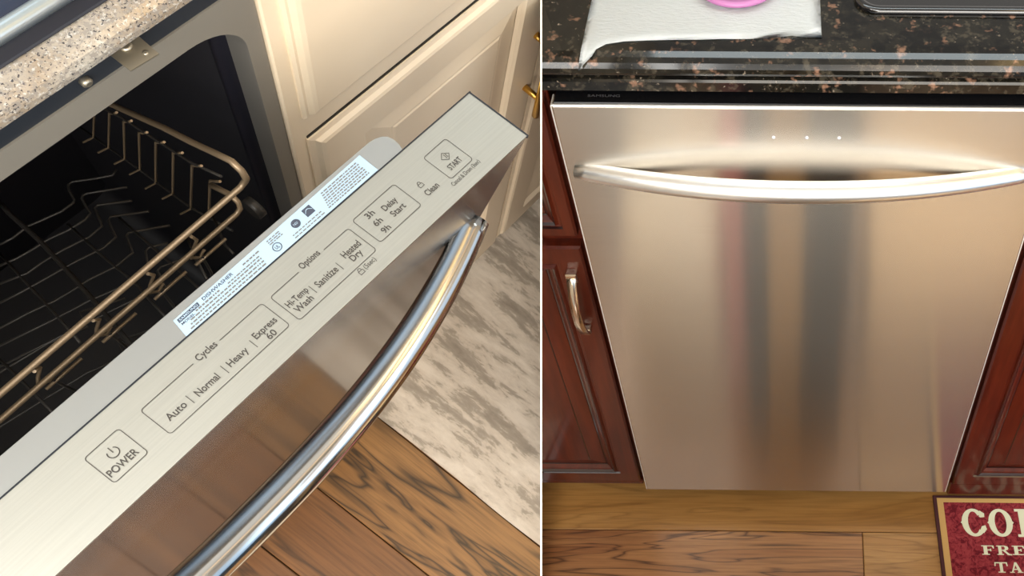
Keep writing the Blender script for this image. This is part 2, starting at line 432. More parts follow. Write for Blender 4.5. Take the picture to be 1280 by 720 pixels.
# cooktop at the right end of the counter
ct = thing('cooktop', 'black glass cooktop with a shiny rounded rim on the black granite', 'cooktop', RIGHT, (.4, .35, ZC))
def rrect(x0, x1, y0, y1, r_, n=8):
    out = []
    for cx, cy, a0 in ((x1-r_, y1-r_, 0), (x0+r_, y1-r_, 90), (x0+r_, y0+r_, 180), (x1-r_, y0+r_, 270)):
        for k in range(n + 1):
            a_ = math.radians(a0 + 90*k/n); out.append((cx + r_*math.cos(a_), cy + r_*math.sin(a_)))
    return out
def loops(mb, L, mi=0, cap=True, smooth=True):
    R = [[mb.bm.verts.new(p) for p in lp] for lp in L]
    for A, B in zip(R, R[1:]):
        n = len(A)
        for k in range(n):
            f = mb.bm.faces.new((A[k], A[(k+1) % n], B[(k+1) % n], B[k])); f.smooth = smooth; f.material_index = mi
    if cap: mb.bm.faces.new(R[-1]).material_index = mi
    return mb
k1 = kz(.0760, .0765)
CX0, CY0 = k1.x, k1.y
def cl(ins, z): return [(x, y, ZC + z) for x, y in rrect(CX0 + ins, CX0 + .62, CY0 + ins, CY0 + .46, max(.004, .03 - ins))]
put('rim', loops(MB(), [cl(0, .0002), cl(-.001, .004), cl(.001, .0068), cl(.005, .0078), cl(.009, .0068), cl(.010, .005)], cap=False), M['glass_black'], ct, fix=False)
put('glass_top', loops(MB(), [cl(.010, .0052), cl(.06, .0050)], smooth=False), M['glass_black'], ct, fix=False)

# cherry cabinets
DB = .018       # front of doors and drawers
def raised(mb, x0, x1, z0, z1, fw, yf=DB, yb=.037, s=1.0):
    return mb.rings(x0, x1, z0, z1, [(0, yb, 0), (0, yf + .004, 0), (.003, yf, 0), (fw - .004, yf, 0), (fw - .0025, yf + .0035, 1), (fw + .002*s, yf + .004, 0),
        (fw + .006*s, yf - .0015, 0), (fw + .010*s, yf + .002, 1), (fw + .013*s, yf + .0035, 0), (fw + .019*s, yf + .0085, 0), (fw + .0215*s, yf + .0095, 1)], cap=False)
def panel(mb, x0, x1, z0, z1, fw, yf=DB, s=1.0):
    o_ = fw + .0215*s
    return mb.rings(x0, x1, z0, z1, [(o_, yf + .012, 1), (o_ + .001, yf + .0095, 0), (o_ + .027*s, yf + .0035, 0), (o_ + .0285*s, yf + .0018, 1), (o_ + .030*s, yf + .0018, 0)])
def cherry_cabinet(x0, x1, label, edge):
    c = thing('base_cabinet', label, 'cabinet', RIGHT, ((x0 + x1)/2, .3, 0))
    put('carcass', MB().box((x0 + .004, .046, .075), (x1 - .004, .60, 1.118)), M['cherry'], c)
    put('face_frame', MB().box((x0, .036, .073), (x1, .046, 1.118), .001, 1), M['cherry'], c)
    put('toe_kick', MB().box((x0 + .002, .070, 0), (x1 - .002, .085, .075)), M['glaze'], c)
    put('base_rail', MB().box((x0, .022, .069 if edge > 0 else .034), (x1, .036, .084), .003, 2), M['cherry'], c)
    ax0, ax1 = (x0 + .04, x1 - .0035) if edge > 0 else (x0 + .0035, x1 - .04)
    d = put('door', raised(MB(), ax0, ax1, .088, .8275, .040), [M['cherry'], M['glaze']], c)
    put('raised_panel', panel(MB(), ax0, ax1, .088, .8275, .040), [M['cherry'], M['glaze']], d)
    d2_ = put('drawer_front', raised(MB(), ax0, ax1, .851, 1.098, .021, s=.8), [M['cherry'], M['glaze']], c)
    put('raised_panel', panel(MB(), ax0, ax1, .851, 1.098, .021, s=.8), [M['cherry'], M['glaze']], d2_)
    return c, d
cabL, doorL = cherry_cabinet(-.80, -.2895, 'dark red cherry cabinet left of the closed dishwasher with a curved nickel door pull', 1)
cabR, doorR = cherry_cabinet(.3345, .95, 'dark red cherry cabinet right of the closed dishwasher above the red floor mat', -1)
hp = MB()
hx = -.3135
hp.box((hx - .0085, DB - .013, .762), (hx + .0085, DB + .001, .781), .002, 2)
hp.box((hx - .007, DB - .013, .628), (hx + .007, DB + .001, .641), .003, 2)
prof_ = [(DB - .012 - .022 * math.sin(math.pi * min(1, max(0, k / 20))) ** .8, .776 - .146 * k / 20) for k in range(21)]
P_ = []
for y, z in prof_: P_.append([(hx - .0068, y, z), (hx + .0068, y, z), (hx + .0062, y + .004, z), (hx - .0062, y + .004, z)])
V = [[hp.bm.verts.new(p) for p in q] for q in P_]
for A, B in zip(V, V[1:]):
    for k in range(4):
        f = hp.bm.faces.new((A[k], A[(k+1) % 4], B[(k+1) % 4], B[k])); f.smooth = k in (0, 2)
hp.bm.faces.new(V[0][::-1]); hp.bm.faces.new(V[-1])
hd = put('handle', hp, M['nickel'], doorL); hd['label'] = 'curved brushed nickel pull'

# floor mat with lettering
km = thing('floor_mat', 'burgundy kitchen floor mat with tan border and cream coffee lettering', 'mat', RIGHT, (.62, -.12, 0))
MA, MBX, MBY = Vector((.3101, .0336, 0)), Vector((.9997, -.0253*1, 0)).normalized(), Vector((-.0253, -.9997, 0)).normalized()
MBX = Vector((1, .0, 0)); MBY = Vector((.0253, -1, 0)).normalized()
def mp(u, v, z): return MA + MBX * u + MBY * v + Vector((0, 0, z))
ol = lambda i, z, k=0: [mp(i, i*.75, z), mp(.62 - i, i*.75, z), mp(.62 - i, .42 - i, z), mp(i, .42 - i, z)]
put('border', loops(MB(), [ol(0, .0003), ol(.0005, .0050), ol(.0075, .0052)], smooth=False, cap=False), M['mat_border'], km)
put('tan_band', loops(MB(), [ol(.0075, .0052), ol(.0085, .0056), ol(.0195, .0056), ol(.0205, .0052)], smooth=False, cap=False), M['mat_tan'], km)
fld = put('field', loops(MB(), [ol(.0205, .0052), ol(.0210, .0054)], smooth=False), M['mat_red'], km)
def ring_letter(spur, gap):
    polys = []; n = 28
    for k in range(n):
        a0, a1 = 2*math.pi*k/n, 2*math.pi*(k+1)/n
        mid = math.degrees((a0 + a1)/2)
        if gap and (mid < 38 or mid > 322): continue
        q = []
        for a_ in (a0, a1): q.append((.5 + .5*math.cos(a_), .5 + .5*math.sin(a_)))
        for a_ in (a1, a0): q.append((.5 + .24*math.cos(a_), .5 + .40*math.sin(a_)))
        polys.append(q)
    polys.append([(-.05, .5), (.03, .57), (.03, .43)])
    if not gap: polys.append([(1.05, .5), (.97, .43), (.97, .57)])
    else:
        polys.append([(.74, .72), (.80, .68), (.97, .70), (.98, .82), (.80, .93)])
        polys.append([(.72, .22), (.86, .12), (1.0, .26), (.96, .40), (.80, .36)])
    return polys
def R_(x0, x1, y0, y1): return [(x0, y0), (x1, y0), (x1, y1), (x0, y1)]
GL = {
 'C': ring_letter(1, True), 'O': ring_letter(1, False),
 'F': [R_(.18, .46, 0, 1), R_(.04, .60, 0, .09), R_(.04, .95, .91, 1), R_(.40, .72, .47, .57), R_(.66, .74, .38, .66), [(.82, .91), (.95, .91), (.97, .68), (.89, .68)]],
 'E': [R_(.18, .46, 0, 1), R_(.04, .95, 0, .09), R_(.04, .92, .91, 1), R_(.40, .70, .47, .57), R_(.64, .72, .38, .66), [(.80, .91), (.92, .91), (.94, .70), (.86, .70)], [(.84, .09), (.95, .09), (.98, .32), (.90, .32)]],
 'R': [R_(.14, .38, 0, 1), R_(.02, .50, 0, .09), R_(.02, .62, .91, 1), R_(.36, .62, .46, .55), [(.58, .91), (.62, 1), (.84, .90), (.90, .74), (.84, .56), (.62, .46), (.58, .55), (.64, .74)], [(.44, .48), (.62, .50), (.92, .10), (1.12, .06), (1.10, -.04), (.80, -.02)]],
 'T': [R_(.38, .62, 0, 1), R_(.22, .78, 0, .09), R_(.0, 1.0, .90, 1), [(0, .9), (.1, .9), (.06, .62), (-.02, .64)], [(.9, .9), (1, .9), (1.02, .64), (.94, .62)]],
 'A': [[(.44, 1), (.58, 1), (.26, .06), (.14, .06)], [(.42, 1), (.60, 1), (.94, .06), (.68, .06)], R_(0, .36, 0, .08), R_(.58, 1.04, 0, .08), R_(.28, .70, .28, .38)],
 'S': [[(.1, .72), (.3, .98), (.9, .98), (.9, .86), (.45, .86), (.32, .66)], [(.1, .72), (.32, .60), (.92, .30), (.72, .46), (.34, .66)], [(.92, .30), (.66, .36), (.55, .13), (.08, .13), (.08, 0), (.72, 0)]],
 'H': [R_(.14, .38, 0, 1), R_(.66, .90, 0, 1), R_(.3, .7, .45, .55), R_(.02, .48, 0, .08), R_(.02, .48, .92, 1), R_(.56, 1.0, 0, .08), R_(.56, 1.0, .92, 1)],
 'Y': [[(.02, 1), (.32, 1), (.56, .48), (.40, .42)], [(.72, 1), (.94, 1), (.60, .42), (.48, .48)], R_(.38, .62, .05, .5), R_(.24, .76, 0, .08)]}
def mat_word(word, u0, v1, hh, wd, adv):
    for i, ch in enumerate(word):
        mb = MB()
        for q, poly in enumerate(GL[ch]):
            pts_ = [mp(u0 + i*adv + x*wd, v1 - y*hh, .0057) for x, y in poly]
            mb.prism(pts_, (0, 0, .0003 + .00003 * q))
        put('letter', mb, M['mat_letter'], fld)
mat_word('COFFEE', .0535, .0905, .0610, .0495, .0550)
mat_word('FRESH', .0850, .1290, .0195, .0275, .0310)
mat_word('TASTY', .1075, .1660, .0215, .0255, .0290)

# unseen stand-ins added across the aisle to streak the steel door
st_ = thing('streak_stand', 'unseen added grey posts with oak slats standing across from the closed dishwasher', 'posts', RIGHT, (.025, -.49, 0))
for x0, x1 in ((-.084, -.041), (.034, .132)):
    put('low_post', MB().box((x0, -.56, 0), (x1, -.42, .63), .004, 2), M['added_grey'], st_, cut=False)
for x0, x1 in ((-.104, -.051), (.042, .162)):
    put('added_back_post', MB().box((x0, -.74, 0), (x1, -.69, .99), .004, 2), M['added_grey'], st_, cut=False)
for x0, x1 in ((-.076, -.037), (.030, .116)):
    put('added_runner', MB().box((x0, -.419, 0), (x1, -.21, .075), .004, 2), M['added_grey'], st_, cut=False)
put('added_back_rail', MB().box((-.05, -.735, .30), (.041, -.70, .97), .004, 2), M['added_oak'], st_, cut=False)
put('cross_board', MB().box((-.10, -.70, .632), (.148, -.58, .655), .006, 2), M['added_grey'], st_, cut=False)
put('added_rail', MB().box((-.040, -.435, .02), (.033, -.42, .62), .003, 1), M['added_oak'], st_, cut=False)
tag(put('streak_cloth', MB().box((-.130, -.565, .04), (-.090, -.43, .62), .004, 2), M['added_pink_cloth'], side=RIGHT, base=(-.115, -.5, .06), cut=False), 'unseen pink cloth block added beside the added grey posts', 'towel')  # added for the pink streak in the steel
tag(put('cream_reflector', MB().box((-.35, -.69, 0), (-.145, -.42, .40), .02, 3), M['cream'], side=RIGHT, base=(-.25, -.6, 0), cut=False), 'unseen added cream block left of the added grey posts', 'bin')  # added for the paler left side of the steel reflection
tag(put('oak_reflector', MB().box((.175, -.72, 0), (.66, -.43, .34), .008, 2), M['added_oak'], side=RIGHT, base=(.4, -.58, 0), cut=False), 'unseen low oak block added right of the added grey posts', 'box')  # added for the orange right side of the steel reflection

# ==================================================================  LEFT KITCHEN (its own frame)
ZF = -1.972
fl2 = struct(put('floor', MB().box((-.9, -1.0, ZF - .03), (1.6, .3, ZF - .008)), M['black_gap'], side=LEFT, base=(.3, -.3, ZF - .03)))
edges = [-.85, -.71, -.57, -.43, -.30, -.175, -.045, .085, .247, .37, .50, .63, .76, .89, 1.02, 1.15, 1.28]
lt = [M['left_plank_b'], M['left_plank_c'], M['left_plank_a']]
for i, (a_, b_) in enumerate(zip(edges, edges[1:])):
    ys = [-.98, -.45 + .21 * (i % 3), .28] if a_ != .085 else [-.98, .28]
    for k in range(len(ys) - 1):
        mm = M['left_plank_a'] if a_ == .085 else lt[(i + k) % 2]
        put('plank', MB().box((a_ + .0008, ys[k] + .0008, ZF - .008), (b_ - .0008, ys[k+1] - .0008, ZF), .0012, 1), mm, fl2)
# rug
rg = MB().grid(lambda u, v: Vector((.2475 + .95*u + .0015*math.sin(v*19), -.95 + .985*v, ZF + .006 + .0006*math.sin(u*60)*math.sin(v*41))), 40, 40)
rg.prism([(.2485, -.949, ZF + .0005), (1.1965, -.949, ZF + .0005), (1.1965, .034, ZF + .0005), (.2485, .034, ZF + .0005)], (0, 0, .0048))
tag(put('rug', rg, M['rug'], side=LEFT, base=(.7, -.4, ZF)), 'distressed cream and grey woven rug in front of the white cabinets', 'rug')

# white cabinets
wc = thing('base_cabinet', 'cream white cabinet with raised panel doors and brass pulls beside the open dishwasher', 'cabinet', LEFT, (.75, .3, ZF))
put('carcass', MB().box((.262, .022, -1.935), (1.40, .56, -.630)), M['cream'], wc)
put('face_frame', MB().box((.2585, -.004, -1.937), (1.40, .022, -.630), .0015, 1), M['cream'], wc)
put('toe_kick', MB().box((.262, .05, ZF), (1.40, .065, -1.935)), M['cream'], wc)
# drawer
dr = put('drawer_front', MB().rings(.2735, .648, -.8905, -.640, [(0, -.004, 0), (0, -.0065, 0), (.0025, -.0088, 0), (.0052, -.0085, 0), (.0085, -.0128, 0), (.0125, -.014, 0), (.0145, -.014, 0)]), M['cream'], wc)
put('shadow_gap', MB().box((.2745, -.0052, -.9332), (.653, -.002, -.9296)), M['black_gap'], wc)
def wdoor(x0, x1, z0, z1):
    d = put('door', MB().rings(x0, x1, z0, z1, [(0, -.004, 0), (0, -.0068, 0), (.0035, -.0078, 0), (.0062, -.0085, 0), (.0095, -.0125, 0), (.0135, -.014, 0), (.0615, -.014, 0), (.0655, -.0105, 0), (.0685, -.0065, 0)], cap=False), M['cream'], wc)
    put('raised_panel', MB().rings(x0, x1, z0, z1, [(.0685, -.003, 0), (.0690, -.0062, 0), (.100, -.0122, 0), (.103, -.0122, 0), (.106, -.0135, 0)]), M['cream'], d)
    return d
wd1 = wdoor(.2735, .6535, -1.915, -.9335)
wd2 = wdoor(.6565, 1.036, -1.915, -.9335)
def bar_pull(x, d):
    mb = MB()
    for z in (-1.112, -1.249):
        h = put('handle_post', MB().tube([(x, -.013, z), (x, -.041, z)], [.0052, .0045], 12), M['brass'], d)
        if h: h['label'] = 'brass post of the pull'
    h = put('handle_bar', mb.tube([(x, -.041, -1.062), (x, -.041, -1.064), (x, -.041, -1.297), (x, -.041, -1.299)], [.0045, .0055, .0055, .0045], 12), M['brass'], d)
    if h: h['label'] = 'brass bar of the pull'
bar_pull(.626, wd1)

# counter and cooktop over the open dishwasher
prof = [(.55, -.627), (-.010, -.627), (-.0135, -.6255), (-.0155, -.622), (-.0155, -.6165), (-.0135, -.6105), (-.0085, -.6075), (0, -.6068), (.55, -.6068)]
cb = MB().prism([(-.8, y, z) for y, z in prof], (1.6, 0, 0))
tag(put('countertop', cb, M['granite_light'], side=LEFT, base=(.1, .25, -.627)), 'speckled cream and grey granite countertop above the open dishwasher', 'countertop')
ck = thing('cooktop', 'dark glass cooktop with a bright stainless rim set on the speckled granite', 'cooktop', LEFT, (.1, .25, -.6068))
sec = [(.0160, -.6062), (.0135, -.6040), (.0128, -.5995), (.0150, -.5955), (.0180, -.5948), (.0215, -.5955), (.0235, -.5980), (.0240, -.6030), (.0165, -.6064)]
put('rim', MB().prism([(-.5, y, z) for y, z in sec], (.92, 0, 0), smooth=True), M['rim_steel'], ck)
put('rim_shade_strip', MB().box((-.5, .0035, -.6066), (.42, .0150, -.6040), .001, 1), M['rubber'], ck)  # added black strip for the dark band of shade along the rim
put('glass_top', MB().box((-.499, .0238, -.6062), (.419, .45, -.5985)), M['glass_blue'], ck)

# open dishwasher
od = thing('dishwasher', 'open stainless steel dishwasher with its door tipped out and controls along the door top', 'dishwasher', LEFT, (-.02, .1, ZF))
HX0, HX1, HZ0, HZ1 = -.272, .2432, -1.72, -.6955
def hole(ins, y, r_=.044): return [(x, y, z) for x, z in rrect(HX0 + ins, HX1 - ins, HZ0 + ins, HZ1 - ins, max(.006, r_ - ins), 10)]
def outer(ox0, ox1, oz0, oz1, y):
    out = []; k = 0
    for cx, cz in ((ox1, oz1), (ox0, oz1), (ox0, oz0), (ox1, oz0)): out += [(cx, y, cz)] * 11
    return out
mb = MB()
def frame_ring(y):
    return [mb.bm.verts.new(p) for p in hole(0, y)]
inner = frame_ring(0); oc = {}
ov = []
for p in outer(-.300, .2578, -1.75, -.668, 0):
    if p not in oc: oc[p] = mb.bm.verts.new(p)
    ov.append(oc[p])
n = len(inner)
for k in range(n):
    a_, b2, c2, d_ = inner[k], inner[(k+1) % n], ov[(k+1) % n], ov[k]
    mb.bm.faces.new((a_, b2, c2, d_) if c2 is not d_ else (a_, b2, c2))
ob = {p: mb.bm.verts.new((p[0], .02, p[2])) for p in oc}
ks = list(oc)
for k in range(4):
    mb.bm.faces.new((oc[ks[k]], oc[ks[(k+1) % 4]], ob[ks[(k+1) % 4]], ob[ks[k]]))
put('frame', mb, M['frame_grey'], od)
put('top_flange', MB().box((-.300, .0012, -.6675), (.2578, .016, -.6275)), M['flange'], od)
put('tub', loops(loops(MB(), [hole(0, .0), hole(.0015, .002), hole(.003, .019)], cap=False), [hole(.010, .031), hole(.012, .06), hole(.016, .44)], mi=1), [M['steel_tub'], M['tub_shaded']], od)
put('gasket', loops(MB(), [hole(.003, .019), hole(.006, .020), hole(.012, .023), hole(.012, .029), hole(.010, .031)], cap=False), M['rubber'], od)
br = MB()
bp = [(.1483, -.0066), (.15, -.0204), (.1704, -.0216), (.1695, -.0091)]
br.prism([(.1483, .001, -.6395), (.1490, -.0205, -.6405), (.1690, -.0217, -.6405), (.1695, .001, -.6395)], (0, 0, .0012))
br.lathe([(.0042, 0), (.0042, .0008), (.0028, .0016)], (.1590, -.0060, -.6385), 12)
br.lathe([(.0018, 0), (.0018, .0004), (.0008, .0005)], (.1640, -.0165, -.6391), 10)
put('mounting_tab', br, M['zinc'], od)
put('screw', MB().tube([(.1296, .002, -.6560), (.1296, -.0022, -.6560), (.1296, -.0036, -.6560)], [.0036, .0036, .0022], 12), M['zinc'], od)

# door of the open dishwasher
DVX = .3169
dv = Vector((0, -.9892, .1464)); up = Vector((0, .1464, .9892)); a0 = Vector((0, -.1493, -.7017))
fd = Vector((0, .1296, -.9916)); fnv = Vector((0, -.9916, -.1296))
DXL = -.300
def stp(x, t_, h_=0.0): return Vector((DVX + x, 0, 0)) + a0 + dv * t_ + up * h_
b0 = a0 + dv * .0568
cpn = MB()
cpn.prism([stp(0, 0, 0), stp(0, .0572, 0), stp(0, .0568, -.0022), stp(0, 0, -.004)], (DXL - DVX, 0, 0))
cp = put('control_panel', cpn, M['steel_strip'], od, uv=(0, 1))
fp = MB()
q0 = Vector((DVX, b0.y, b0.z)) + up * -.0022
fp.prism([q0, q0 + fd * 1.0, q0 + fd * 1.0 - fnv * .018, q0 - dv * .018 - up * .0006], (DXL - DVX, 0, 0))
put('front_panel', fp, M['steel_door'], od, uv=(2, 0))
et = MB()
et.prism([stp(.0008, -.0004, .0003), stp(.0008, .0578, .0003), stp(.0008, .0572, -.004), stp(.0008, -.0004, -.006)], (-.0013, 0, 0))
put('end_trim', et, M['flange'], od)
seam = MB().prism([stp(.0012, -.0009, .0002), stp(.0012, .0002, .0004), stp(.0012, .0002, -.003), stp(.0012, -.0009, -.003)], (DXL - DVX, 0, 0))
put('seam_strip', seam, M['flange'], od)
ln = MB()
lp = [(-.60, .0006), (-.60, -.0208), (-.378, -.0208), (-.30, -.0212), (-.20, -.0214), (-.0943, -.0222), (-.0815, -.0222), (-.0765, -.0213), (-.0725, -.0195), (-.0697, -.0165), (-.0685, -.0120), (-.0690, -.006), (-.0712, .0006)]
top = [stp(x, t_, -.0005) for x, t_ in lp]
dn = Vector((0, .12, -.99))
rim1 = [stp(x * .9985 if x > -.5 else x, t_ * 1.06 if t_ < 0 else t_, -.0025) for x, t_ in lp]
loops(ln, [[p + dn * .96 for p in rim1], rim1, top], smooth=True)
for f in ln.bm.faces: f.smooth = False
put('inner_liner', ln, M['liner'], od)
# handle
C = Vector((0, -.1824, -.8777))
pts, rad = [], []
XC, XH = -.001, .301
for i in range(49):
    k = -1 + 2*i/48; x = XC + XH * k
    bow = .0515 * (1 - abs(k) ** 2.35)
    pts.append(Vector((x, C.y, C.z)) + fnv * (bow + .001)); rad.append(.0135 + .0035 * (1 - k*k))
hb = MB().tube(pts, rad, 24)
put('handle', hb, M['steel_bar_polished'], od, uv=(0, 2))

# print on the control panel
def on(cx, ct_, h_=.0003): return lambda u, v: stp(cx + u, ct_ - v, h_)
def pr(text, cx, ct_, w_, h_, bold=.012, m_=None): return write(text, on(cx, ct_), w_, h_, m_ or M['ink'], cp, bold)
for T_, cx, ct_, w_, h_ in [('POWER', -.3432, .0338, .0200, .0052), ('Cycles', -.2642, .0163, .0150, .0066), ('Auto', -.3027, .0322, .0136, .0054), ('Normal', -.2796, .0331, .0168, .0054),
    ('Heavy', -.2552, .0336, .0148, .0066), ('Express', -.2306, .0313, .0177, .0066), ('60', -.2312, .0370, .0065, .0050), ('Options', -.1770, .0161, .0163, .0066),
    ('Hi-Temp', -.2022, .0305, .0170, .0066), ('Wash', -.2028, .0365, .0140, .0052), ('Sanitize', -.1792, .0330, .0180, .0055), ('Heated', -.1537, .0300, .0150, .0055), ('Dry', -.1549, .0366, .0092, .0066),
    ('3h', -.1255, .0200, .0066, .0050), ('6h', -.1263, .0282, .0066, .0050), ('9h', -.1268, .0362, .0066, .0050), ('Delay', -.1105, .0248, .0122, .0066), ('Start', -.1100, .0316, .0120, .0052),
    ('Clean', -.0821, .0372, .0118, .0052), ('START', -.0548, .0345, .0123, .0050)]:
    pr(T_, cx, ct_, w_, h_)
pr('(5sec)', -.1535, .0472, .0098, .0050, 0, M['ink']); pr('Cancel & Drain (3sec)', -.0556, .0462, .0285, .0048, 0, M['ink'])
def line(pts_, r_=.00022, closed=False, par=None, m_=None, name='outline'):
    """a printed line as a thin flat ribbon; pts_ in control-panel coordinates"""
    mb = MB(); n_ = len(pts_)
    for i in range(n_ if closed else n_ - 1):
        (x0, t0), (x1, t1) = pts_[i], pts_[(i+1) % n_]
        dx, dt = x1 - x0, t1 - t0; L_ = math.hypot(dx, dt) or 1; nx, nt = -dt/L_*r_, dx/L_*r_; ex, et_ = dx/L_*r_*.6, dt/L_*r_*.6
        mb.faces([stp(x0+nx-ex, t0+nt-et_, .0003), stp(x1+nx+ex, t1+nt+et_, .0003), stp(x1-nx+ex, t1-nt+et_, .0003), stp(x0-nx-ex, t0-nt-et_, .0003)], [(0, 1, 2, 3)])
    return put(name, mb, m_ or M['ink'], par or cp, fix=False)
def rbox(x0, x1, t0, t1, gap=None, r_=.0022):
    P = rrect(x0, x1, t0, t1, r_, 4)       # starts at the front right corner, runs round
    if not gap: return line(P, closed=True)
    # break the back edge (t0) between gap[0] and gap[1]
    i = max(range(len(P)), key=lambda i: (-(abs(P[i][1] - t0) > 1e-6), -P[i][0] if False else -abs(P[i][0] - (x0 + r_))))
    line([(gap[0], t0)] + [p for p in P[i::-1]] + [p for p in P[:i:-1]] + [(gap[1], t0)])
rbox(-.3545, -.3302, .0155, .0402)
rbox(-.3150, -.2193, .0163, .0411, (-.2750, -.2538))
rbox(-.2130, -.1430, .0172, .0432, (-.1882, -.1655))
rbox(-.1370, -.0965, .0150, .0411)
rbox(-.0665, -.0432, .0150, .0418)
for x, t_ in ((-.2925, .0327), (-.266, .0335), (-.2428, .0337), (-.1916, .0332), (-.1678, .0338)):
    line([(x, t_ - .0036), (x, t_ + .0036)], name='separator')
arc = [(-.3421 + .0034*math.sin(math.radians(a_)), .0250 - .0034*math.cos(math.radians(a_))) for a_ in range(38, 323, 15)]
line(arc, .0003, name='power_symbol'); line([(-.3421, .0206), (-.3421, .0248)], .0003, name='power_symbol')
line([(-.0549, .0218), (-.0510, .0255), (-.0549, .0292), (-.0588, .0255)], closed=True, name='start_symbol')
line([(-.0549, .0236), (-.0549, .0274)], name='start_symbol'); line([(-.0536, .0240), (-.0536, .0270)], name='start_symbol')
for lx, ltt in ((-.0846, .0283), (-.1618, .0464)):
    line([(lx - .0018, ltt), (lx + .0018, ltt), (lx + .0018, ltt + .0028), (lx - .0018, ltt + .0028)], .0002, True, name='lock_symbol')
    line([(lx - .0011, ltt), (lx - .0011, ltt - .0014), (lx, ltt - .0022), (lx + .0011, ltt - .0014), (lx + .0011, ltt)], .0002, name='lock_symbol')

# rating label on the liner
lab = MB(); LQ = [(-.2645, -.0006), (-.2618, -.0150), (-.0945, -.0192), (-.0950, -.0012)]
def lq(u, v, h_=.0002):
    A, D_ = Vector(LQ[0]).lerp(Vector(LQ[3]), u), Vector(LQ[1]).lerp(Vector(LQ[2]), u)
    p = A.lerp(D_, v); return stp(p.x, p.y, h_)
lab.grid(lambda u, v: lq(u, v), 24, 1, False)
rl = put('rating_label', lab, M['label'], od, fix=False); rl['label'] = 'pale blue printed rating label'
def lw(text, u, v, w_, h_, m_=None, bold=.01): return write(text, lambda a_, b_: lq(u + a_ / .168, v + b_ / .0155, .0004), w_, h_, m_ or M['ink_blue'], rl, bold)
def bars(u0, u1, v, h_, seed):
    rnd = random.Random(seed); mb = MB(); u = u0
    while u < u1 - .004:
        L_ = min(u1 - u, rnd.uniform(.006, .02))
        mb.faces([lq(u, v, .0004), lq(u + L_, v, .0004), lq(u + L_, v + h_, .0004), lq(u, v + h_, .0004)], [(0, 1, 2, 3)]); u += L_ + .004
    put('fine_print', mb, M['ink_soft'], rl, fix=False)
mb = MB(); mb.faces([lq(.012, .70, .0003), lq(.110, .70, .0003), lq(.110, .90, .0003), lq(.012, .90, .0003)], [(0, 1, 2, 3)]); put('logo_block', mb, M['ink_blue'], rl, fix=False)
lw('SAMSUNG', .061, .80, .0145, .0018, M['label'])
lw('DISHWASHER', .205, .82, .0250, .0026)
lw('MODEL', .045, .58, .0100, .0018)
bars(.085, .20, .58, .08, 3)
for i, v in enumerate((.10, .26, .42)): bars(.03 + .01*i, .40, v, .07, i)
bars(.24, .40, .56, .06, 9); bars(.33, .42, .74, .07, 10)
lw('UL', .475, .36, .0030, .0026)
def circ(u, v, r_, fill):
    n_ = 20; mb = MB(); cpt = lq(u, v, .0004)
    ex = (lq(u + .01, v, .0004) - cpt).normalized(); ey = (lq(u, v + .1, .0004) - cpt).normalized()
    if fill: mb.faces([cpt + (ex*math.cos(k*2*math.pi/n_) + ey*math.sin(k*2*math.pi/n_))*r_ for k in range(n_)], [list(range(n_))])
    else:
        P = [cpt + (ex*math.cos(k*2*math.pi/n_) + ey*math.sin(k*2*math.pi/n_))*rr for rr in (r_, r_*.82) for k in range(n_)]
        mb.faces(P, [(k, (k+1) % n_, n_ + (k+1) % n_, n_ + k) for k in range(n_)])
    put('emblem', mb, M['ink_blue'], rl, fix=False)
circ(.475, .36, .0034, False)
for v in (.62, .72, .82): bars(.46, .53, v, .05, int(v*100))
circ(.595, .60, .0034, True); lw('NSF', .595, .60, .0040, .0018, M['label'])
mb = MB(); mb.faces([lq(.648, .45, .0003), lq(.690, .45, .0003), lq(.690, .86, .0003), lq(.648, .86, .0003)], [(0, 1, 2, 3)]); put('emblem', mb, M['ink_blue'], rl, fix=False)
mb = MB()
P = [lq(.651 + .036*k/10, .60 + .14*math.sin(math.pi*k/10) + d_, .0004) for d_ in (0, .03) for k in range(11)]
mb.faces(P, [(k, k+1, 12+k, 11+k) for k in range(10)]); put('emblem', mb, M['label'], rl, fix=False)
for i, v in enumerate((.10, .24)): bars(.55, .71, v, .05, 20+i)
for i in range(7): bars(.735 + .004*i, .965, .13 + .115*i, .055, 30+i)

# dish rack
WA = [(-.20, -.055, -.832), (-.0691, -.055, -.8206), (.1700, -.055, -.8010), (.1752, -.0548, -.7978), (.1761, -.0568, -.7900), (.1761, -.0540, -.7800), (.1761, -.0450, -.7762), (.1761, -.0273, -.7894), (.1761, .0018, -.8125), (.1761, .0365, -.8369), (.1761, .0862, -.8782), (.1761, .15, -.930), (.1761, .24, -1.00)]
rk = put('dish_rack', MB().tube(WA, .0027, 8), M['wire'], od)
def wire(P_, r_=.0013, m_=None):
    if not P_: return
    o = put('wire', MB().tube([Vector(p) for p in P_], r_, 6), m_ or M['wire_shaded'], rk)
wire([(-.21, -.055, -.868), (-.0851, -.055, -.8577), (.1590, -.055, -.8376), (.1640, -.0545, -.8345), (.1655, -.052, -.829), (.166, -.045, -.826), (.166, -.02, -.846)], .0024, M['wire'])
for t_, bb in [((.1049, -.9225), (.1517, -1.0717)), ((.0869, -.9187), (.1298, -1.0634)), ((.0643, -.9047), (.1114, -1.069)), ((.0416, -.8917), (.0855, -1.0534)), ((.0194, -.8837), (.0634, -1.0565)), ((.0001, -.8853), (.033, -1.0236)), ((.125, -.935), (.175, -1.080)), ((.147, -.95), (.198, -1.09))]:
    y0, z0 = t_; y1, z1 = bb
    wire([(.1761, y0 - .016, z0 + .024), (.1775, y0 - .006, z0 + .006), (.1761, y0, z0), (.1761, y1, z1), (.166, y1 + .004, z1 - .004)], .0012, M['wire'])
wire([(.1765, -.020, -.845), (.1765, .02, -.879), (.1765, .105, -.917), (.1765, .22, -1.0)], .0012)
